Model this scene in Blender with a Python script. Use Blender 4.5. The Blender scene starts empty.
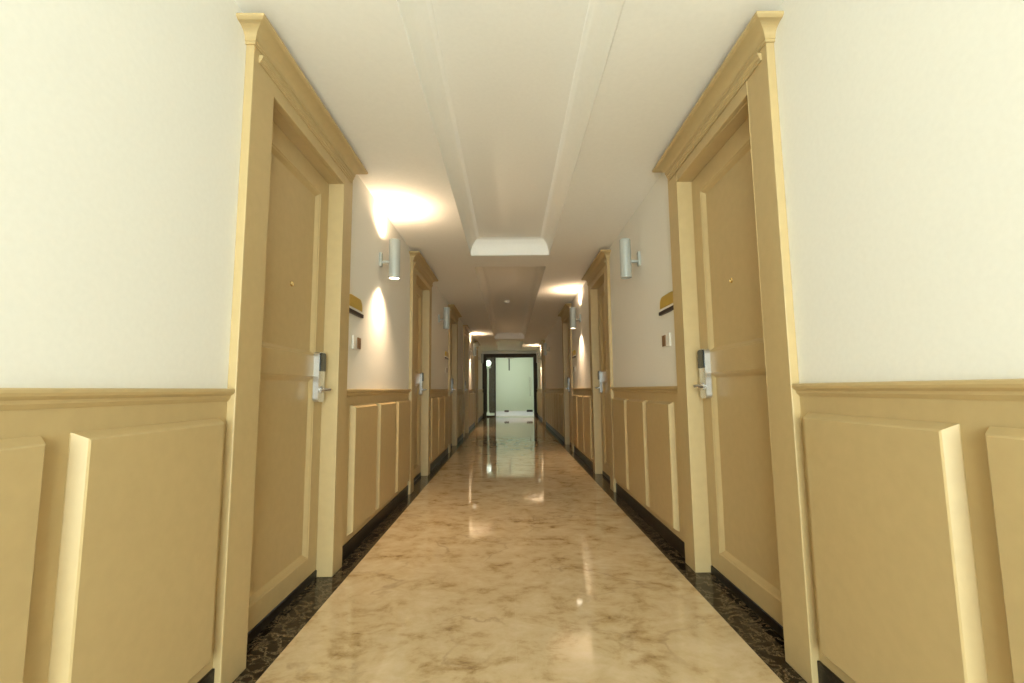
import bpy, bmesh, math, random
from mathutils import Vector, Matrix
random.seed(4)
scn = bpy.context.scene
col = scn.collection
PI = math.pi

# ------------------------------------------------------------------ dimensions (metres)
W = 1.016        # half width, plaster to centre line
XP = 0.984       # front of the door surrounds
XD = 1.072       # face of the door leaves
ZC = 2.43        # ceiling
ZR = 2.60        # top of the ceiling recesses
BX = 0.905       # half width of the beige floor
Y0, Y1 = -1.9, 17.0
PL = 1.112       # outer length of a door surround
IN0, IN1 = 0.154, 0.966   # inner jamb faces, from the surround's near edge
ZO = 2.216       # opening height
LEFT_DOORS = [1.63, 4.55, 7.45, 9.85, 13.1]
RIGHT_DOORS = [1.63, 4.55, 7.45, 13.1]

# ------------------------------------------------------------------ materials
def newmat(name):
    m = bpy.data.materials.new(name); m.use_nodes = True
    nt = m.node_tree
    return m, nt, nt.nodes['Principled BSDF']

def paint(name, c, rough=.4, vary=.04, bump=.02, scale=30, coat=0, metallic=0):
    m, nt, b = newmat(name)
    tc = nt.nodes.new('ShaderNodeTexCoord')
    n = nt.nodes.new('ShaderNodeTexNoise'); n.inputs['Scale'].default_value = scale; n.inputs['Detail'].default_value = 4
    nt.links.new(tc.outputs['Object'], n.inputs['Vector'])
    r = nt.nodes.new('ShaderNodeValToRGB')
    r.color_ramp.elements[0].color = tuple(x*(1-vary) for x in c)+(1,)
    r.color_ramp.elements[1].color = tuple(min(1, x*(1+vary)) for x in c)+(1,)
    r.color_ramp.elements[0].position = .3; r.color_ramp.elements[1].position = .7
    nt.links.new(n.outputs['Fac'], r.inputs['Fac'])
    nt.links.new(r.outputs['Color'], b.inputs['Base Color'])
    b.inputs['Roughness'].default_value = rough
    b.inputs['Metallic'].default_value = metallic
    b.inputs['Coat Weight'].default_value = coat
    b.inputs['Coat Roughness'].default_value = .1
    if bump:
        bp = nt.nodes.new('ShaderNodeBump'); bp.inputs['Strength'].default_value = bump; bp.inputs['Distance'].default_value = .01
        nt.links.new(n.outputs['Fac'], bp.inputs['Height']); nt.links.new(bp.outputs['Normal'], b.inputs['Normal'])
    return m

def emit(name, c, s):
    m, nt, b = newmat(name)
    b.inputs['Base Color'].default_value = c+(1,)
    b.inputs['Emission Color'].default_value = c+(1,)
    b.inputs['Emission Strength'].default_value = s
    return m

M = {}
M['plaster'] = paint('white_plaster', (.79, .772, .715), .75, .015, .03, 60)
M['ceiling'] = paint('ceiling_paint', (.87, .85, .80), .8, .015, .02, 50)
M['tan'] = paint('tan_satin_paint', (.49, .363, .177), .46, .03, .015, 24)
M['gold'] = paint('gold_plate', (.62, .43, .08), .35, .05, .01, 40, metallic=.3)
M['dark'] = paint('dark_brown_plastic', (.035, .018, .012), .35, .1, 0, 30)
M['brown'] = paint('brown_insert', (.23, .12, .05), .35, .1, 0, 30)
M['white'] = paint('white_plastic', (.82, .80, .74), .4, .02, 0, 30)
M['steel'] = paint('brushed_steel', (.72, .73, .74), .25, .04, .01, 60, metallic=.9)
M['rail'] = paint('satin_rail_metal', (.80, .82, .80), .42, .04, .01, 60, metallic=.75)
M['brass'] = paint('brass', (.75, .58, .28), .25, .04, 0, 60, metallic=1)
M['black'] = paint('black_reader_face', (.02, .027, .028), .12, .1, 0, 30)
M['sconce'] = paint('grey_lamp_metal', (.44, .46, .43), .4, .03, .01, 60, metallic=.2)
M['frame'] = paint('dark_brown_frame', (.05, .032, .016), .6, .08, .02, 20)
M['lobbywall'] = paint('pale_green_wall', (.68, .74, .64), .7, .02, .02, 20)
M['lobbyfloor'] = paint('pale_stone', (.66, .62, .52), .3, .06, 0, 5)
M['lampglow'] = emit('warm_lamp_lens', (1, .84, .62), 9)
M['lampoff'] = paint('unlit_lamp_lens', (.55, .56, .52), .3, .03, 0, 30)
M['lobbyglow'] = emit('lobby_glow', (.95, 1, .92), 2)

def frosted():
    m, nt, b = newmat('frosted_green_glass')
    out = nt.nodes['Material Output']
    tr = nt.nodes.new('ShaderNodeBsdfTranslucent'); tr.inputs['Color'].default_value = (.80, .84, .74, 1)
    b.inputs['Base Color'].default_value = (.58, .62, .54, 1); b.inputs['Roughness'].default_value = .15
    tc = nt.nodes.new('ShaderNodeTexCoord'); n = nt.nodes.new('ShaderNodeTexNoise'); n.inputs['Scale'].default_value = 3
    nt.links.new(tc.outputs['Object'], n.inputs['Vector'])
    r = nt.nodes.new('ShaderNodeMapRange'); r.inputs['To Min'].default_value = .78; r.inputs['To Max'].default_value = .86
    nt.links.new(n.outputs['Fac'], r.inputs['Value'])
    mx = nt.nodes.new('ShaderNodeMixShader')
    nt.links.new(r.outputs['Result'], mx.inputs['Fac'])
    nt.links.new(b.outputs['BSDF'], mx.inputs[1]); nt.links.new(tr.outputs['BSDF'], mx.inputs[2])
    nt.links.new(mx.outputs['Shader'], out.inputs['Surface'])
    return m
M['frosted'] = frosted()

def clear_glass():
    m, nt, b = newmat('clear_glass')
    out = nt.nodes['Material Output']
    t = nt.nodes.new('ShaderNodeBsdfTransparent'); t.inputs['Color'].default_value = (.93, .97, .94, 1)
    g = nt.nodes.new('ShaderNodeBsdfGlossy'); g.inputs['Roughness'].default_value = .02
    f = nt.nodes.new('ShaderNodeFresnel'); f.inputs['IOR'].default_value = 1.45
    mx = nt.nodes.new('ShaderNodeMixShader')
    nt.links.new(f.outputs['Fac'], mx.inputs['Fac'])
    nt.links.new(t.outputs['BSDF'], mx.inputs[1]); nt.links.new(g.outputs['BSDF'], mx.inputs[2])
    nt.links.new(mx.outputs['Shader'], out.inputs['Surface'])
    return m
M['glass'] = clear_glass()

def beige_marble():
    m, nt, b = newmat('polished_beige_marble')
    N = nt.nodes.new; L = nt.links.new
    tc = N('ShaderNodeTexCoord')
    mp = N('ShaderNodeMapping'); mp.inputs['Scale'].default_value = (.8, 1.0, 1)
    L(tc.outputs['Object'], mp.inputs['Vector'])
    w = N('ShaderNodeTexNoise'); w.inputs['Scale'].default_value = 2.2; w.inputs['Detail'].default_value = 5
    L(mp.outputs['Vector'], w.inputs['Vector'])
    mixv = N('ShaderNodeMix'); mixv.data_type = 'RGBA'; mixv.inputs['Factor'].default_value = .12
    L(mp.outputs['Vector'], mixv.inputs['A']); L(w.outputs['Color'], mixv.inputs['B'])
    n1 = N('ShaderNodeTexNoise'); n1.inputs['Scale'].default_value = 9; n1.inputs['Detail'].default_value = 10; n1.inputs['Roughness'].default_value = .68
    n1.inputs['Distortion'].default_value = .25
    L(mixv.outputs['Result'], n1.inputs['Vector'])
    r1 = N('ShaderNodeValToRGB'); e = r1.color_ramp.elements
    e[0].position = .28; e[0].color = (.22, .13, .055, 1)
    e[1].position = .66; e[1].color = (.67, .53, .34, 1)
    k = e.new(.38); k.color = (.45, .315, .155, 1)
    k = e.new(.47); k.color = (.58, .44, .255, 1)
    L(n1.outputs['Fac'], r1.inputs['Fac'])
    # thin brown veins
    n2 = N('ShaderNodeTexNoise'); n2.inputs['Scale'].default_value = 3.1; n2.inputs['Detail'].default_value = 7; n2.inputs['Distortion'].default_value = .4
    L(mixv.outputs['Result'], n2.inputs['Vector'])
    s = N('ShaderNodeMath'); s.operation = 'SUBTRACT'; s.inputs[1].default_value = .47; L(n2.outputs['Fac'], s.inputs[0])
    a = N('ShaderNodeMath'); a.operation = 'ABSOLUTE'; L(s.outputs[0], a.inputs[0])
    vr = N('ShaderNodeMapRange'); vr.inputs['From Max'].default_value = .018; vr.inputs['To Min'].default_value = .4; vr.inputs['To Max'].default_value = 0
    L(a.outputs[0], vr.inputs['Value'])
    gate = N('ShaderNodeMapRange'); gate.inputs['From Min'].default_value = .45; gate.inputs['From Max'].default_value = .6
    L(w.outputs['Fac'], gate.inputs['Value'])
    gm = N('ShaderNodeMath'); gm.operation = 'MULTIPLY'; L(vr.outputs['Result'], gm.inputs[0]); L(gate.outputs['Result'], gm.inputs[1])
    mv = N('ShaderNodeMix'); mv.data_type = 'RGBA'; mv.inputs['B'].default_value = (.20, .115, .045, 1)
    L(gm.outputs[0], mv.inputs['Factor']); L(r1.outputs['Color'], mv.inputs['A'])
    # pale fine tile joints every metre
    sx = N('ShaderNodeSeparateXYZ'); L(tc.outputs['Object'], sx.inputs['Vector'])
    def joint(sock, period, off):
        ad = N('ShaderNodeMath'); ad.operation = 'ADD'; ad.inputs[1].default_value = off; L(sock, ad.inputs[0])
        mo = N('ShaderNodeMath'); mo.operation = 'PINGPONG'; mo.inputs[1].default_value = period/2; L(ad.outputs[0], mo.inputs[0])
        lt = N('ShaderNodeMath'); lt.operation = 'LESS_THAN'; lt.inputs[1].default_value = .0015; L(mo.outputs[0], lt.inputs[0])
        return lt
    jy = joint(sx.outputs['Y'], .98, -2.02+.98*10); jx = joint(sx.outputs['X'], 1.0, .0)
    mxj = N('ShaderNodeMath'); mxj.operation = 'MAXIMUM'; L(jy.outputs[0], mxj.inputs[0]); L(jx.outputs[0], mxj.inputs[1])
    mj = N('ShaderNodeMath'); mj.operation = 'MULTIPLY'; mj.inputs[1].default_value = .45; L(mxj.outputs[0], mj.inputs[0])
    m3 = N('ShaderNodeMix'); m3.data_type = 'RGBA'; m3.inputs['B'].default_value = (.62, .50, .32, 1)
    L(mj.outputs[0], m3.inputs['Factor']); L(mv.outputs['Result'], m3.inputs['A'])
    L(m3.outputs['Result'], b.inputs['Base Color'])
    b.inputs['Roughness'].default_value = .05
    b.inputs['IOR'].default_value = 1.7
    return m
M['marble'] = beige_marble()

def black_marble(name, vein, rough=.12):
    m, nt, b = newmat(name)
    N = nt.nodes.new; L = nt.links.new
    tc = N('ShaderNodeTexCoord')
    n = N('ShaderNodeTexNoise'); n.inputs['Scale'].default_value = 13; n.inputs['Detail'].default_value = 10; n.inputs['Roughness'].default_value = .7; n.inputs['Distortion'].default_value = .35
    L(tc.outputs['Object'], n.inputs['Vector'])
    s = N('ShaderNodeMath'); s.operation = 'SUBTRACT'; s.inputs[1].default_value = .5; L(n.outputs['Fac'], s.inputs[0])
    a = N('ShaderNodeMath'); a.operation = 'ABSOLUTE'; L(s.outputs[0], a.inputs[0])
    r = N('ShaderNodeValToRGB'); e = r.color_ramp.elements
    e[0].position = 0; e[0].color = vein+(1,)
    e[1].position = .055; e[1].color = (.010, .006, .004, 1)
    k = e.new(.012); k.color = tuple(.35*v for v in vein)+(1,)
    L(a.outputs[0], r.inputs['Fac']); L(r.outputs['Color'], b.inputs['Base Color'])
    b.inputs['Roughness'].default_value = rough
    b.inputs['IOR'].default_value = 1.38
    return m
M['border'] = black_marble('dark_veined_marble', (.20, .145, .08))
M['skirt'] = black_marble('dark_skirting_marble', (.05, .036, .022), .35)

# ------------------------------------------------------------------ mesh helpers
def link(o, parent=None):
    col.objects.link(o)
    if parent is not None: o.parent = parent
    return o

class MB:
    def __init__(s): s.bm = bmesh.new()
    def box(s, a, b):
        x0, x1 = sorted((a[0], b[0])); y0, y1 = sorted((a[1], b[1])); z0, z1 = sorted((a[2], b[2]))
        v = [s.bm.verts.new(p) for p in ((x0,y0,z0),(x1,y0,z0),(x1,y1,z0),(x0,y1,z0),(x0,y0,z1),(x1,y0,z1),(x1,y1,z1),(x0,y1,z1))]
        for f in ((0,3,2,1),(4,5,6,7),(0,1,5,4),(1,2,6,5),(2,3,7,6),(3,0,4,7)): s.bm.faces.new([v[i] for i in f])
        return s
    def prism(s, prof, fn0, fn1):
        """closed profile placed by two point functions, walls between and caps"""
        A = [s.bm.verts.new(fn0(*p)) for p in prof]; B = [s.bm.verts.new(fn1(*p)) for p in prof]
        n = len(prof)
        for i in range(n): s.bm.faces.new((A[i], A[(i+1) % n], B[(i+1) % n], B[i]))
        s.bm.faces.new(A[::-1]); s.bm.faces.new(B)
        return s
    def grid(s, rows, closed=False):
        R = [[s.bm.verts.new(p) for p in r] for r in rows]
        for i in range(len(R)-1):
            n = len(R[i])
            for j in range(n if closed else n-1):
                s.bm.faces.new((R[i][j], R[i][(j+1) % n], R[i+1][(j+1) % n], R[i+1][j]))
        return R
    def face(s, pts): s.bm.faces.new([s.bm.verts.new(p) for p in pts]); return s
    def lathe(s, prof, c, axis='Z', seg=32, cap=True):
        rows = []
        for r, h in prof:
            row = []
            for k in range(seg):
                a = 2*PI*k/seg; u, v = r*math.cos(a), r*math.sin(a)
                row.append((c[0]+u, c[1]+v, c[2]+h) if axis == 'Z' else (c[0]+h, c[1]+u, c[2]+v) if axis == 'X' else (c[0]+u, c[1]+h, c[2]+v))
            rows.append(row)
        R = s.grid(rows, True)
        if cap:
            s.bm.faces.new(R[0][::-1]); s.bm.faces.new(R[-1])
        return s
    def mesh(s, name, mat, smooth=False):
        bmesh.ops.remove_doubles(s.bm, verts=s.bm.verts, dist=1e-6)
        bmesh.ops.recalc_face_normals(s.bm, faces=s.bm.faces)
        me = bpy.data.meshes.new(name); s.bm.to_mesh(me); s.bm.free()
        me.materials.append(mat)
        if smooth:
            for p in me.polygons: p.use_smooth = True
            try: me.set_sharp_from_angle(angle=math.radians(35))
            except Exception: pass
        return me
    def build(s, name, mat, parent=None, smooth=False, bevel=0):
        o = link(bpy.data.objects.new(name, s.mesh(name, mat, smooth)), parent)
        if bevel:
            bv = o.modifiers.new('bevel', 'BEVEL'); bv.width = bevel; bv.segments = 2; bv.limit_method = 'ANGLE'; bv.angle_limit = math.radians(40)
        return o

def tag(o, label=None, cat=None, group=None, kind=None):
    if label: o['label'] = label
    if cat: o['category'] = cat
    if group: o['group'] = group
    if kind: o['kind'] = kind
    return o

def empty(name, loc=(0, 0, 0)):
    o = bpy.data.objects.new(name, None); o.empty_display_size = .1; o.location = loc
    return link(o)

def copy_tree(o, parent=None):
    c = o.copy(); col.objects.link(c)
    if parent is not None: c.parent = parent
    for ch in list(o.children): copy_tree(ch, c)
    return c

# ------------------------------------------------------------------ floor
tag(MB().box((-BX, Y0, -.05), (BX, Y1, 0)).build('floor', M['marble']),
    'polished beige marble floor with brown clouding down the corridor', 'floor', kind='structure')
for n, (sx, side) in enumerate(((-1, 'left'), (1, 'right'))):
    tag(MB().box((sx*BX, Y0, -.05), (sx*1.16, Y1, 0)).build('trim_%d' % (n+1), M['border']),
        'dark veined marble border strip along the %s edge of the floor' % side, 'floor border', kind='structure')

# ------------------------------------------------------------------ walls
def wall(sx, doors, name, label):
    b = MB(); y = Y0-.12
    for d in doors:
        b.box((sx*W, y, 0), (sx*1.16, d+.12, ZC+.25))
        b.box((sx*W, d+.12, ZO+.04), (sx*1.16, d+PL-.12, ZC+.25))
        y = d+PL-.12
    b.box((sx*W, y, 0), (sx*1.16, Y1+.1, ZC+.25))
    return tag(b.build(name, M['plaster']), label, 'wall', kind='structure')
wall(-1, LEFT_DOORS, 'wall_left', 'white plaster wall on the left of the corridor')
wall(1, RIGHT_DOORS, 'wall_right', 'white plaster wall on the right of the corridor')

def sections(doors):
    y = Y0; out = []
    for d in doors: out.append((y, d)); y = d+PL
    out.append((y, Y1)); return out

for sx, doors, side in ((-1, LEFT_DOORS, 'left'), (1, RIGHT_DOORS, 'right')):
    b = MB()
    for a, c in sections(doors): b.box((sx*W, a, 0), (sx*(W-.012), c, .088))
    tag(b.build('baseboard_'+side, M['skirt'], bevel=.002), 'black marble skirting along the %s wall' % side, 'skirting', kind='structure')

# ------------------------------------------------------------------ wainscot
def raised_panel(sx, a, c, z0, z1, t=.037, bv=.017):
    x0, x1, xm = sx*(W-.004), sx*(W-t), sx*(W-t+.003)
    b = MB()
    rect = lambda x, i: [(x, a+i, z0+i), (x, c-i, z0+i), (x, c-i, z1-i), (x, a+i, z1-i)]
    R = b.grid([rect(x0, 0), rect(sx*(W-.007), 0), rect(xm, bv-.002), rect(x1, bv+.002)], True)
    b.bm.faces.new(R[-1]); b.bm.faces.new(R[0][::-1])
    return b
RAIL = [(0, 1.012), (.024, 1.012), (.029, 1.009), (.030, 1.002), (.027, .995), (.020, .990), (.015, .987), (.015, .979), (.010, .973), (.006, .968), (0, .966)]
tn = 3
def wainscot(sx, a, c, panels, label):
    global tn
    r = empty('trim_%d' % tn, (sx*W, a, 0)); tn += 1
    tag(r, label, 'wainscot', kind='structure')
    off = Vector((-sx*W, -a, 0))
    def part(b, name, **k):
        bmesh.ops.translate(b.bm, verts=b.bm.verts, vec=off)
        return b.build(name, M['tan'], r, **k)
    part(MB().box((sx*W, a, .088), (sx*(W-.004), c, .968)), 'backboard')
    part(MB().prism(RAIL, lambda o, z: (sx*(W-o), a, z), lambda o, z: (sx*(W-o), c, z)), 'chair_rail')
    for p, q in panels: part(raised_panel(sx, p, q, .128, .912), 'raised_panel')

def spread(a, c, n, m=.075, g=.062):
    w = (c-a-2*m-g*(n-1))/n
    return [(a+m+i*(w+g), a+m+i*(w+g)+w) for i in range(n)]
near = [(1.055-.597*k, 1.584-.597*k) for k in range(5)]
for sx, doors, side in ((-1, LEFT_DOORS, 'left'), (1, RIGHT_DOORS, 'right')):
    for i, (a, c) in enumerate(sections(doors)):
        if i == 0: pan, where = near, 'nearest the viewer, before the first door'
        elif i == 1: pan, where = [(a+.14+.56*k, a+.14+.56*k+.5) for k in range(3)], 'between the first and second doors'
        elif c == Y1: pan, where = spread(a, c, 4), 'beside the glass end door'
        else:
            pan = spread(a, c, max(2, round((c-a)/.6)))
            where = ['', '', 'between the second and third doors', 'between the third and fourth doors', 'between the fourth and fifth doors'][i]
        wainscot(sx, a, c, pan, 'tan raised panel wainscot on the %s wall %s' % (side, where))

# ------------------------------------------------------------------ ceiling with three recesses
RECESS = [(-1.7, 4.79), (5.22, 12.95), (13.4, 16.6)]
RW = .424
b = MB()
y = Y0-.12
for a, c in RECESS:
    b.box((-W, y, ZC), (W, a, ZC+.03))
    b.box((-W, a, ZC), (-RW, c, ZC+.03)); b.box((RW, a, ZC), (W, c, ZC+.03))
    b.box((-RW-.05, a-.05, ZR), (RW+.05, c+.05, ZR+.03))
    y = c
b.box((-W, y, ZC), (W, Y1, ZC+.03))
ceil = tag(b.build('ceiling', M['ceiling']), 'pale ceiling with long recessed trays over the corridor', 'ceiling', kind='structure')
COVE = [(0, ZC), (.002, ZC+.008)]
for k in range(21):
    t = k/20*PI/2
    COVE.append((.004+.090*(1-math.cos(t))+(.004 if k > 10 else 0), ZC+.012+(ZR-ZC-.012)*math.sin(t)))
for a, c in RECESS:
    b = MB()
    rows = [[(-RW+o, a+o, z), (RW-o, a+o, z), (RW-o, c-o, z), (-RW+o, c-o, z)] for o, z in COVE]
    b.grid(rows, True)
    o = b.build('cove_moulding', M['ceiling'], ceil, True)
    sd = o.modifiers.new('thickness', 'SOLIDIFY'); sd.thickness = .004

# ------------------------------------------------------------------ room doors
CROWN = [(0, 2.322), (.006, 2.322), (.006, 2.331), (.010, 2.334), (.010, 2.340)]
for k in range(1, 9):
    t = k/8*PI/2
    CROWN.append((.010+.050*(1-math.cos(t)), 2.340+.036*math.sin(t)))
CROWN += [(.065, 2.379), (.070, 2.383), (.070, 2.3935)]

def door_meshes(sx):
    X = lambda x: sx*(x-W)          # local x, root at the wall line
    P = {}
    # surround: near jamb, far jamb and head in one frame
    b = MB()
    for (o0, i0, r0) in ((0, IN0, .122), (PL, IN1, PL-.122)):
        prof = [(XP, o0), (XP, i0), (1.14, i0), (1.14, r0), (W, r0), (W, o0)]
        b.prism(prof, lambda x, y: (X(x), y, 0), lambda x, y: (X(x), y, 2.335))
    b.box((X(XP), IN0, ZO), (X(W), IN1, 2.335)); b.box((X(W), IN0, ZO), (X(1.14), IN1, ZO+.038))
    P['door_frame'] = b.mesh('door_frame', M['tan'])
    b = MB()
    rows = [[(X(W), -o, z), (X(XP-o), -o, z), (X(XP-o), PL+o, z), (X(W), PL+o, z)] for o, z in CROWN]
    R = b.grid(rows)
    b.bm.faces.new(R[-1]); b.bm.faces.new(R[0][::-1]); b.bm.faces.new([r[0] for r in R]+[r[-1] for r in R[::-1]])
    P['crown_moulding'] = b.mesh('crown_moulding', M['tan'])
    BEAD = [(0, 2.276), (.006, 2.276), (.007, 2.284), (.012, 2.286), (.013, 2.295), (.017, 2.297), (.017, 2.306), (0, 2.307)]
    P['bead_moulding'] = MB().prism(BEAD, lambda o, z: (X(XP-o), .034, z), lambda o, z: (X(XP-o), PL-.034, z)).mesh('bead_moulding', M['tan'])
    # leaf with two recessed panels
    b = MB(); ya, yb, za, zb = IN0+.003, IN1-.003, .042, ZO-.003
    pans = [(ya+.105, yb-.105, .135, 1.08), (ya+.105, yb-.105, 1.19, 2.11)]
    f = X(XD); k = X(1.112)
    ys = [ya, pans[0][0], pans[0][1], yb]; zs = [za, .135, 1.08, 1.19, 2.11, zb]
    for i in range(3):
        for j in range(5):
            if i == 1 and j in (1, 3): continue
            b.face([(f, ys[i], zs[j]), (f, ys[i+1], zs[j]), (f, ys[i+1], zs[j+1]), (f, ys[i], zs[j+1])])
    for (p, q, r, s) in pans:
        rect = lambda x, i: [(x, p+i, r+i), (x, q-i, r+i), (x, q-i, s-i), (x, p+i, s-i)]
        R = b.grid([rect(f, 0), rect(X(XD+.004), .005), rect(X(XD+.006), .010), rect(X(XD+.021), .026), rect(X(XD+.022), .03)], True)
        b.bm.faces.new(R[-1])
    b.face([(k, ya, za), (k, yb, za), (k, yb, zb), (k, ya, zb)])
    for q in ([(f, ya, za), (k, ya, za), (k, ya, zb), (f, ya, zb)], [(f, yb, za), (k, yb, za), (k, yb, zb), (f, yb, zb)],
              [(f, ya, za), (f, yb, za), (k, yb, za), (k, ya, za)], [(f, ya, zb), (f, yb, zb), (k, yb, zb), (k, ya, zb)]): b.face(q)
    P['door_leaf'] = b.mesh('door_leaf', M['tan'])
    P['threshold'] = MB().box((X(XD-.004), IN0+.001, 0), (X(1.14), IN1-.001, .038)).mesh('threshold', M['skirt'])
    P['peephole'] = MB().lathe([(.013, 0), (.013, .003), (.009, .007), (.006, .007), (.005, .004)], (0, 0, 0), 'X', 20).mesh('peephole', M['brass'], True)
    # electronic lock: rounded body, dark reader face, lever on a spindle
    def roundrect(y0, y1, z0, z1, r, top_only=False):
        pts = []
        for cy, cz, s0 in ((y1-r, z1-r, 0), (y0+r, z1-r, 90), (y0+r, z0+r, 180), (y1-r, z0+r, 270)):
            rr = r if not (top_only and s0 >= 180) else .001
            yy = cy if rr == r else (y0+rr if s0 == 180 else y1-rr); zz = cz if rr == r else z0+rr
            for t in range(6):
                a = math.radians(s0+90*t/5); pts.append((yy+rr*math.cos(a), zz+rr*math.sin(a)))
        return pts
    ly0, ly1 = .840, .920
    P['lock'] = MB().prism(roundrect(ly0, ly1, .942, 1.212, .018), lambda y, z: (X(XD), y, z), lambda y, z: (X(XD-.030), y, z)).mesh('lock', M['steel'])
    P['card_reader'] = MB().prism(roundrect(ly0+.004, ly1-.004, 1.108, 1.207, .016, True), lambda y, z: (X(XD-.030), y, z), lambda y, z: (X(XD-.037), y, z)).mesh('card_reader', M['black'])
    b = MB(); lz = 1.008
    b.lathe([(.020, 0), (.020, -.004*1), (.011, -.008), (.010, -.040)] if sx > 0 else [(.020, 0), (.020, .004), (.011, .008), (.010, .040)], (X(XD-.030), .886, lz), 'X', 20)
    xl = X(XD-.068)
    rows = []
    for t in range(9):
        u = t/8; y = .896-.125*u; rad = .0105*(1-.25*u)
        rows.append([(xl+rad*.8*math.cos(a), y, lz+rad*math.sin(a)-.006*u*u) for a in [2*PI*k/14 for k in range(14)]])
    R = b.grid(rows, True); b.bm.faces.new(R[0]); b.bm.faces.new(R[-1][::-1])
    P['lever_handle'] = b.mesh('lever_handle', M['steel'], True)
    return P

ORD = ['first', 'second', 'third', 'fourth', 'fifth']
dn = 1
for sx, doors, side in ((-1, LEFT_DOORS, 'left'), (1, RIGHT_DOORS, 'right')):
    P = door_meshes(sx)
    for i, y in enumerate(doors):
        r = empty('door_%d' % dn, (sx*W, y, 0)); dn += 1
        last = ', last before the glass end door' if i == len(doors)-1 else ''
        tag(r, 'tan panelled room door with crowned surround, %s on the %s wall%s' % (ORD[i], side, last), 'door', kind='structure')
        def add(name, parent=r):
            o = link(bpy.data.objects.new(name, P[name]), parent); return o
        fr = add('door_frame'); bv = fr.modifiers.new('bevel', 'BEVEL'); bv.width = .003; bv.segments = 2; bv.limit_method = 'ANGLE'
        add('crown_moulding'); add('bead_moulding'); leaf = add('door_leaf'); tag(add('threshold'), 'dark stone threshold')
        pe = tag(add('peephole'), 'small brass peephole'); pe.location = (sx*(XD-W), .555, 1.52)
        pe.rotation_euler = (0, 0, PI if sx > 0 else 0)
        lk = tag(add('lock'), 'silver electronic lock'); tag(add('card_reader', lk), 'glossy black card reader face'); tag(add('lever_handle', lk), 'steel lever handle')

# ------------------------------------------------------------------ wall lamps
WARM = (1.0, .72, .46)
def lamp_light(name, parent, loc, down, energy, angle, blend):
    l = bpy.data.lights.new(name, 'SPOT'); l.energy = energy; l.color = WARM
    l.spot_size = math.radians(angle); l.spot_blend = blend; l.shadow_soft_size = .025
    o = link(bpy.data.objects.new(name, l), parent); o.location = loc
    o.rotation_euler = (0 if down else PI, 0, 0)
    return o
UP_W, DN_W = 36, 62
def wall_lamp(sx, y, lit, label):
    z0, z1 = 1.862, 2.165; cx = -sx*.114     # local: wall at 0, lamp axis into the corridor
    r = empty('wall_lamp', (sx*W, y, 0)); tag(r, label, 'wall lamp', 'tubular wall lamps along the corridor')
    R = .043
    MB().lathe([(R-.003, z0+.012), (R-.003, z0), (R-.001, z0-.0015), (R, z0), (R, z0+.010), (R-.0015, z0+.012), (R, z0+.014),
                (R, z1-.014), (R-.0015, z1-.012), (R, z1-.010), (R, z1), (R-.001, z1+.0015), (R-.003, z1), (R-.003, z1-.012), (R-.003, z0+.012)],
               (cx, 0, 0), cap=False).build('tube_shade', M['sconce'], r, True)
    lm = M['lampglow'] if lit else M['lampoff']
    for z, d in ((z0+.004, 1), (z1-.004, -1)):
        tag(MB().lathe([(R-.004, 0), (R-.004, d*.004), (R-.012, d*.007)], (cx, 0, z)).build('lens', lm, r, True), 'glowing lamp lens' if lit else 'unlit lamp lens')
    MB().box((0, -.022, 1.955), (-sx*.020, .022, 2.065)).build('backplate', M['sconce'], r, bevel=.004)
    xa, xb = sorted((-sx*.010, -sx*(.114-R+.004)))
    MB().lathe([(.011, xa), (.011, xb)], (0, 0, 1.992), 'X', 16).build('arm', M['sconce'], r, True)
    if lit:
        lamp_light('lamp_downlight', r, (cx, 0, z0-.004), True, DN_W, 120, 1.0)
        lamp_light('lamp_uplight', r, (cx, 0, z1+.004), False, UP_W, 165, 1.0)
for sx, y, lit, label in (
    (-1, 3.47, 1, 'lit tubular grey wall lamp nearest on the left wall, glowing on the ceiling'),
    (1, 3.50, 0, 'unlit tubular grey wall lamp nearest on the right wall'),
    (-1, 6.42, 0, 'unlit tubular grey wall lamp past the second door on the left wall'),
    (1, 6.50, 1, 'lit tubular grey wall lamp past the second door on the right wall'),
    (-1, 11.65, 1, 'lit tubular grey wall lamp past the fourth door on the left wall'),
    (1, 11.65, 0, 'unlit tubular grey wall lamp on the bare stretch of right wall past the third door'),
    (-1, 14.9, 0, 'unlit tubular grey wall lamp farthest on the left wall by the glass end door'),
    (1, 14.9, 1, 'lit tubular grey wall lamp farthest on the right wall by the glass end door')):
    wall_lamp(sx, y, lit, label)

# ------------------------------------------------------------------ room plates and wall switches
def room_plate(sx, y, flip, label):
    r = empty('room_plate', (sx*W, y, 1.55)); tag(r, label, 'door sign', 'gold room plates beside the doors')
    X = lambda o: -sx*o
    h = .137
    pts = [(-h, -.022), (h, -.022)]
    for s0, cy in ((0, h-.055), (90, -h+.055)):
        for t in range(8):
            a = math.radians(s0+90*t/7); pts.append((cy+.055*math.cos(a), .0+.055*math.sin(a)))
    tag(MB().prism(pts, lambda y_, z: (X(-.002), y_, z), lambda y_, z: (X(.012), y_, z)).build('plate', M['gold'], r, bevel=.002), 'gold plate with rounded upper corners')
    tag(MB().box((X(0), -h-.004, -.040), (X(.010), h+.004, -.022)).build('white_strip', M['white'], r, bevel=.001), 'white strip under the gold plate')
    tag(MB().box((X(0), -h-.012, -.064), (X(.018), h+.012, -.040)).build('lower_bar', M['dark'], r, bevel=.002), 'dark brown bar along the bottom')
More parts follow.
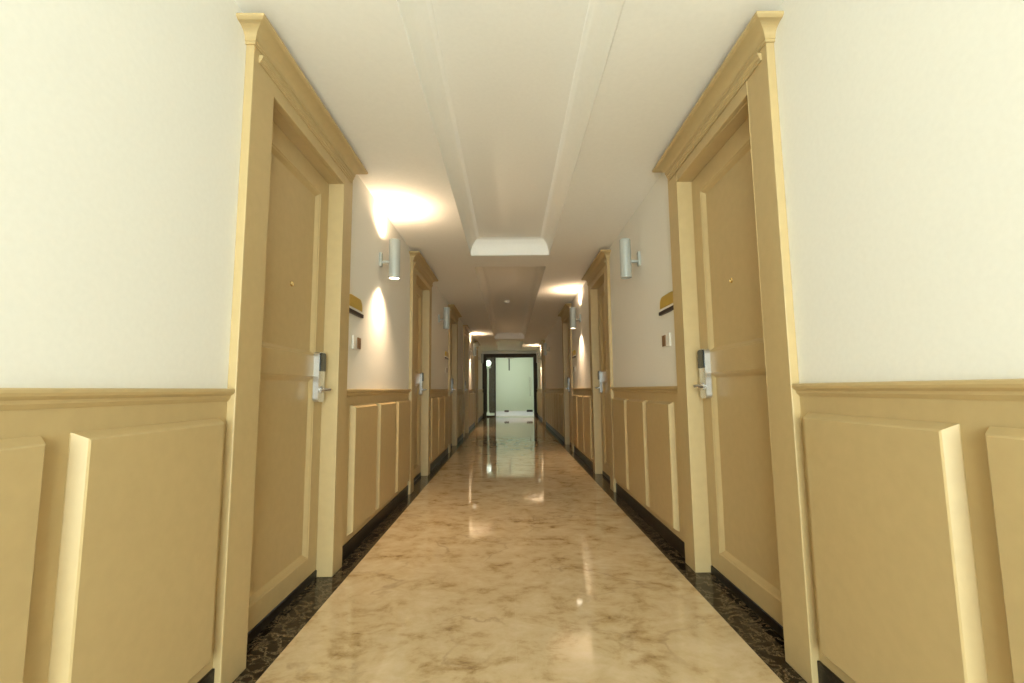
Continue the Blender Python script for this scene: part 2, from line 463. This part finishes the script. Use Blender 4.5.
def switch(sx, y, label, d=1):
    r = empty('wall_switch', (sx*W, y, 1.31)); tag(r, label, 'wall switch', 'small wall switches beside the doors')
    X = lambda o: -sx*o
    tag(MB().box((X(0), -.068, -.043), (X(.010), .068, .043)).build('faceplate', M['white'], r, bevel=.003), 'white faceplate')
    tag(MB().box((X(.010), -.006*d, -.037), (X(.016), d*.060, .036)).build('insert', M['brown'], r, bevel=.002), 'brown insert')
for sx, side in ((-1, 'left'), (1, 'right')):
    room_plate(sx, 2.912, 1, 'gold and dark brown room plate on the %s wall just past the first door' % side)
    switch(sx, 2.965, 'small white and brown wall switch under the gold plate past the first door, %s wall' % side)
    room_plate(sx, 7.22, 1, 'small distant gold and brown room plate on the %s wall just before the third door' % side)
    switch(sx, 7.22, 'small distant white and brown wall switch below the plate before the third door, %s wall' % side)

# ------------------------------------------------------------------ ceiling detector
r = empty('smoke_detector', (-.05, 8.2, ZR)); tag(r, 'small round white detector on the second ceiling recess', 'smoke detector')
MB().lathe([(.052, 0), (.052, -.012), (.046, -.020)], (0, 0, 0)).build('base', M['white'], r, True)
MB().lathe([(.036, -.020), (.036, -.030), (.026, -.038), (.010, -.041)], (0, 0, 0)).build('sensor_cap', M['white'], r, True)

# ------------------------------------------------------------------ far end: framed glass door onto an added pale lobby
tag(MB().box((-1.16, Y1, 2.32), (1.16, Y1+.1, ZC+.25)).build('wall_end', M['plaster']), 'narrow plaster wall above the glass end door', 'wall', kind='structure')
r = empty('door_%d' % dn, (0, Y1, 0)); dn += 1
tag(r, 'dark framed glass door filling the far end of the corridor', 'glass door', kind='structure')
FX0, FX1, SX = -.87, .88, -.55
b = MB()
b.box((-1.016, -.03, 0), (FX0, .07, 2.32)); b.box((FX1, -.03, 0), (1.016, .07, 2.32)); b.box((FX0, -.03, 2.18), (FX1, .07, 2.32))
b.box((SX-.025, -.0, 0), (SX+.025, .06, 2.18)); b.box((FX0, 0, 0), (SX-.025, .06, .05))
tag(b.build('door_frame', M['frame'], r, bevel=.006), 'dark brown frame')
tag(MB().box((FX0, .026, .05), (SX-.025, .034, 2.18)).build('sidelight_glass', M['glass'], r), 'clear narrow side pane')
lf = tag(MB().box((SX+.03, .022, .20), (FX1-.035, .034, 2.165)).build('glass_leaf', M['frosted'], r), 'pale green frosted glass leaf')
tag(MB().box((SX+.03, .012, .04), (FX1-.035, .044, .21)).build('bottom_rail', M['rail'], lf, bevel=.003), 'bright steel bottom rail')
tag(MB().box((FX1-.27, .002, .17), (FX1-.05, .012, .25)).build('pivot_cover', M['dark'], lf, bevel=.003), 'dark pivot cover')
tag(MB().box((SX+.34, .004, .17), (SX+.50, .012, .24)).build('floor_bolt', M['dark'], lf, bevel=.003), 'dark floor bolt')
b = MB(); b.box((-.16, -.03, 2.145), (.12, .02, 2.18))
tag(b.build('door_closer', M['white'], r, bevel=.004), 'steel door closer, its highlight put in as white colour')  # closer coloured white all over to stand in for its highlight
tag(MB().box((-.045, -.022, 1.70), (.0, .012, 2.15)).build('closer_arm', M['dark'], r, bevel=.003), 'dark hanging closer arm')
tag(MB().lathe([(.012, 0), (.012, .7)], (.74, -.025, .75), 'Z', 14).build('pull_handle', M['steel'], r, True), 'vertical steel pull handle')

# lobby beyond the glass, added as a closed shell to keep out the sky
LY = Y1+.1
b = MB()
b.box((-2.2, LY+3, -.05), (2.2, LY+3.1, 2.9)); b.box((-2.3, LY, -.05), (-2.2, LY+3.1, 2.9)); b.box((2.2, LY, -.05), (2.3, LY+3.1, 2.9))
b.box((-2.3, LY-.05, 0), (-1.16, LY, 2.9)); b.box((1.16, LY-.05, 0), (2.3, LY, 2.9)); b.box((-1.16, LY-.05, 2.68), (1.16, LY, 2.9))
b.box((-2.3, LY-.05, 2.8), (2.3, LY+3.1, 2.9))
tag(b.build('wall_far', M['lobbywall']), 'pale green walls of the added lobby that shuts the sky out behind the glass end door', 'wall', kind='structure')
tag(MB().box((-2.3, Y1, -.06), (2.3, LY+3.1, -.001)).build('floor_lobby', M['lobbyfloor']), 'pale stone lobby floor beyond the glass end door', 'floor', kind='structure')
r = empty('lobby_fill_light', (0, LY+1.4, 2.8)); tag(r, 'added square fill light in the lobby, brightening the frosted glass from behind', 'ceiling light')  # unseen light, added to brighten the frosted leaf from behind
MB().box((-.62, -.62, -.035), (.62, .62, 0)).build('housing', M['white'], r, bevel=.004)
MB().box((-.58, -.58, -.042), (.58, .58, -.034)).build('diffuser', M['lobbyglow'], r)
la = bpy.data.lights.new('lobby_fill', 'AREA'); la.energy = 38; la.size = 1.1; la.color = (.97, 1, .95)
lo = link(bpy.data.objects.new('lobby_fill', la), r); lo.location = (0, 0, -.05)
tag(MB().box((-1.45, LY+2.9, 0), (-.62, LY+3, 2.5)).build('trim_%d' % tn, M['frame']), 'added dark backdrop panel on the lobby wall behind the clear side pane', 'wall panel', kind='structure')  # dark backing added so the bright post stands out
r = empty('lamp_post', (-.86, LY+1.0, -.001)); tag(r, 'white lamp post with glowing head seen through the clear pane of the end door', 'lamp post')
MB().lathe([(.034, 0), (.034, 1.85)], (0, 0, 0), 'Z', 20).build('shaft', M['white'], r, True)
MB().lathe([(.10, 0), (.10, .05), (.06, .09), (.034, .16)], (0, 0, 0), 'Z', 24).build('foot', M['white'], r, True)
MB().lathe([(.05, 1.83), (.11, 1.86), (.12, 1.90), (.12, 1.92)], (0, 0, 0), 'Z', 24).build('collar', M['white'], r, True)
MB().lathe([(.03, 1.92)]+[(.125*math.sin(PI*k/12), 2.04-.12*math.cos(PI*k/12)) for k in range(2, 12)]+[(.01, 2.16)], (0, 0, 0), 'Z', 24).build('globe', M['lobbyglow'], r, True)

# ------------------------------------------------------------------ near end: daylight window behind the viewer
b = MB()
WX, WZ0, WZ1 = .93, .06, 2.36
b.box((-1.16, Y0-.12, 0), (-WX, Y0, ZC)); b.box((WX, Y0-.12, 0), (1.16, Y0, ZC)); b.box((-WX, Y0-.12, 0), (WX, Y0, WZ0)); b.box((-WX, Y0-.12, WZ1), (WX, Y0, ZC))
tag(b.build('wall_near', M['plaster']), 'plaster end wall with the daylight window behind the viewer', 'wall', kind='structure')
r = empty('window_1', (0, Y0-.06, WZ0)); tag(r, 'tall daylight window at the near end of the corridor', 'window', kind='structure')
H = WZ1-WZ0
b = MB(); b.box((-WX, -.03, 0), (-WX+.05, .03, H)); b.box((WX-.05, -.03, 0), (WX, .03, H)); b.box((-WX+.05, -.03, 0), (WX-.05, .03, .05)); b.box((-WX+.05, -.03, H-.05), (WX-.05, .03, H)); b.box((-.02, -.025, .05), (.02, .025, H-.05))
b.build('window_frame', M['white'], r)
for a, c in ((-WX+.05, -.02), (.02, WX-.05)): MB().box((a, -.004, .05), (c, .004, H-.05)).build('pane', M['glass'], r)
pl = bpy.data.lights.new('window_portal', 'AREA'); pl.shape = 'RECTANGLE'; pl.size = 2*WX; pl.size_y = H
pl.cycles.is_portal = True
po = link(bpy.data.objects.new('window_portal', pl), r); po.location = (0, -.07, H/2); po.rotation_euler = (PI/2, 0, 0)

# ------------------------------------------------------------------ sky
w = bpy.data.worlds.new('daylight'); scn.world = w; w.use_nodes = True
bg = w.node_tree.nodes['Background']
bg.inputs['Color'].default_value = (.955, 1.0, 1.0, 1); bg.inputs['Strength'].default_value = 17.6

# ------------------------------------------------------------------ camera
cam = bpy.data.cameras.new('camera'); co = link(bpy.data.objects.new('camera', cam))
cam.sensor_width = 36; cam.lens = 457.3363*36/1024; cam.clip_start = .02
pitch, roll, yaw = .1044, -.0092, .0064
right = Vector((1, 0, 0)); fwd = Vector((0, 1, 0)); up = Vector((0, 0, 1))
Rz = Matrix.Rotation(-yaw, 3, 'Z')
base = Matrix.Rotation(PI/2, 3, 'X')
Rp = Matrix.Rotation(pitch, 3, 'X')
Rr = Matrix.Rotation(roll, 3, 'Z')
co.matrix_world = Matrix.Translation((-.0177, 0, 1.0)) @ (Rz @ base @ Rp @ Rr).to_4x4()
scn.camera = co

scn.view_settings.view_transform = 'Standard'
scn.view_settings.look = 'None'
scn.view_settings.gamma = 1
scn.view_settings.exposure = 0
scn.view_settings.use_curve_mapping = False
scn.cycles.use_denoising = True
scn.cycles.max_bounces = 12
scn.cycles.diffuse_bounces = 8
scn.cycles.sample_clamp_indirect = 8
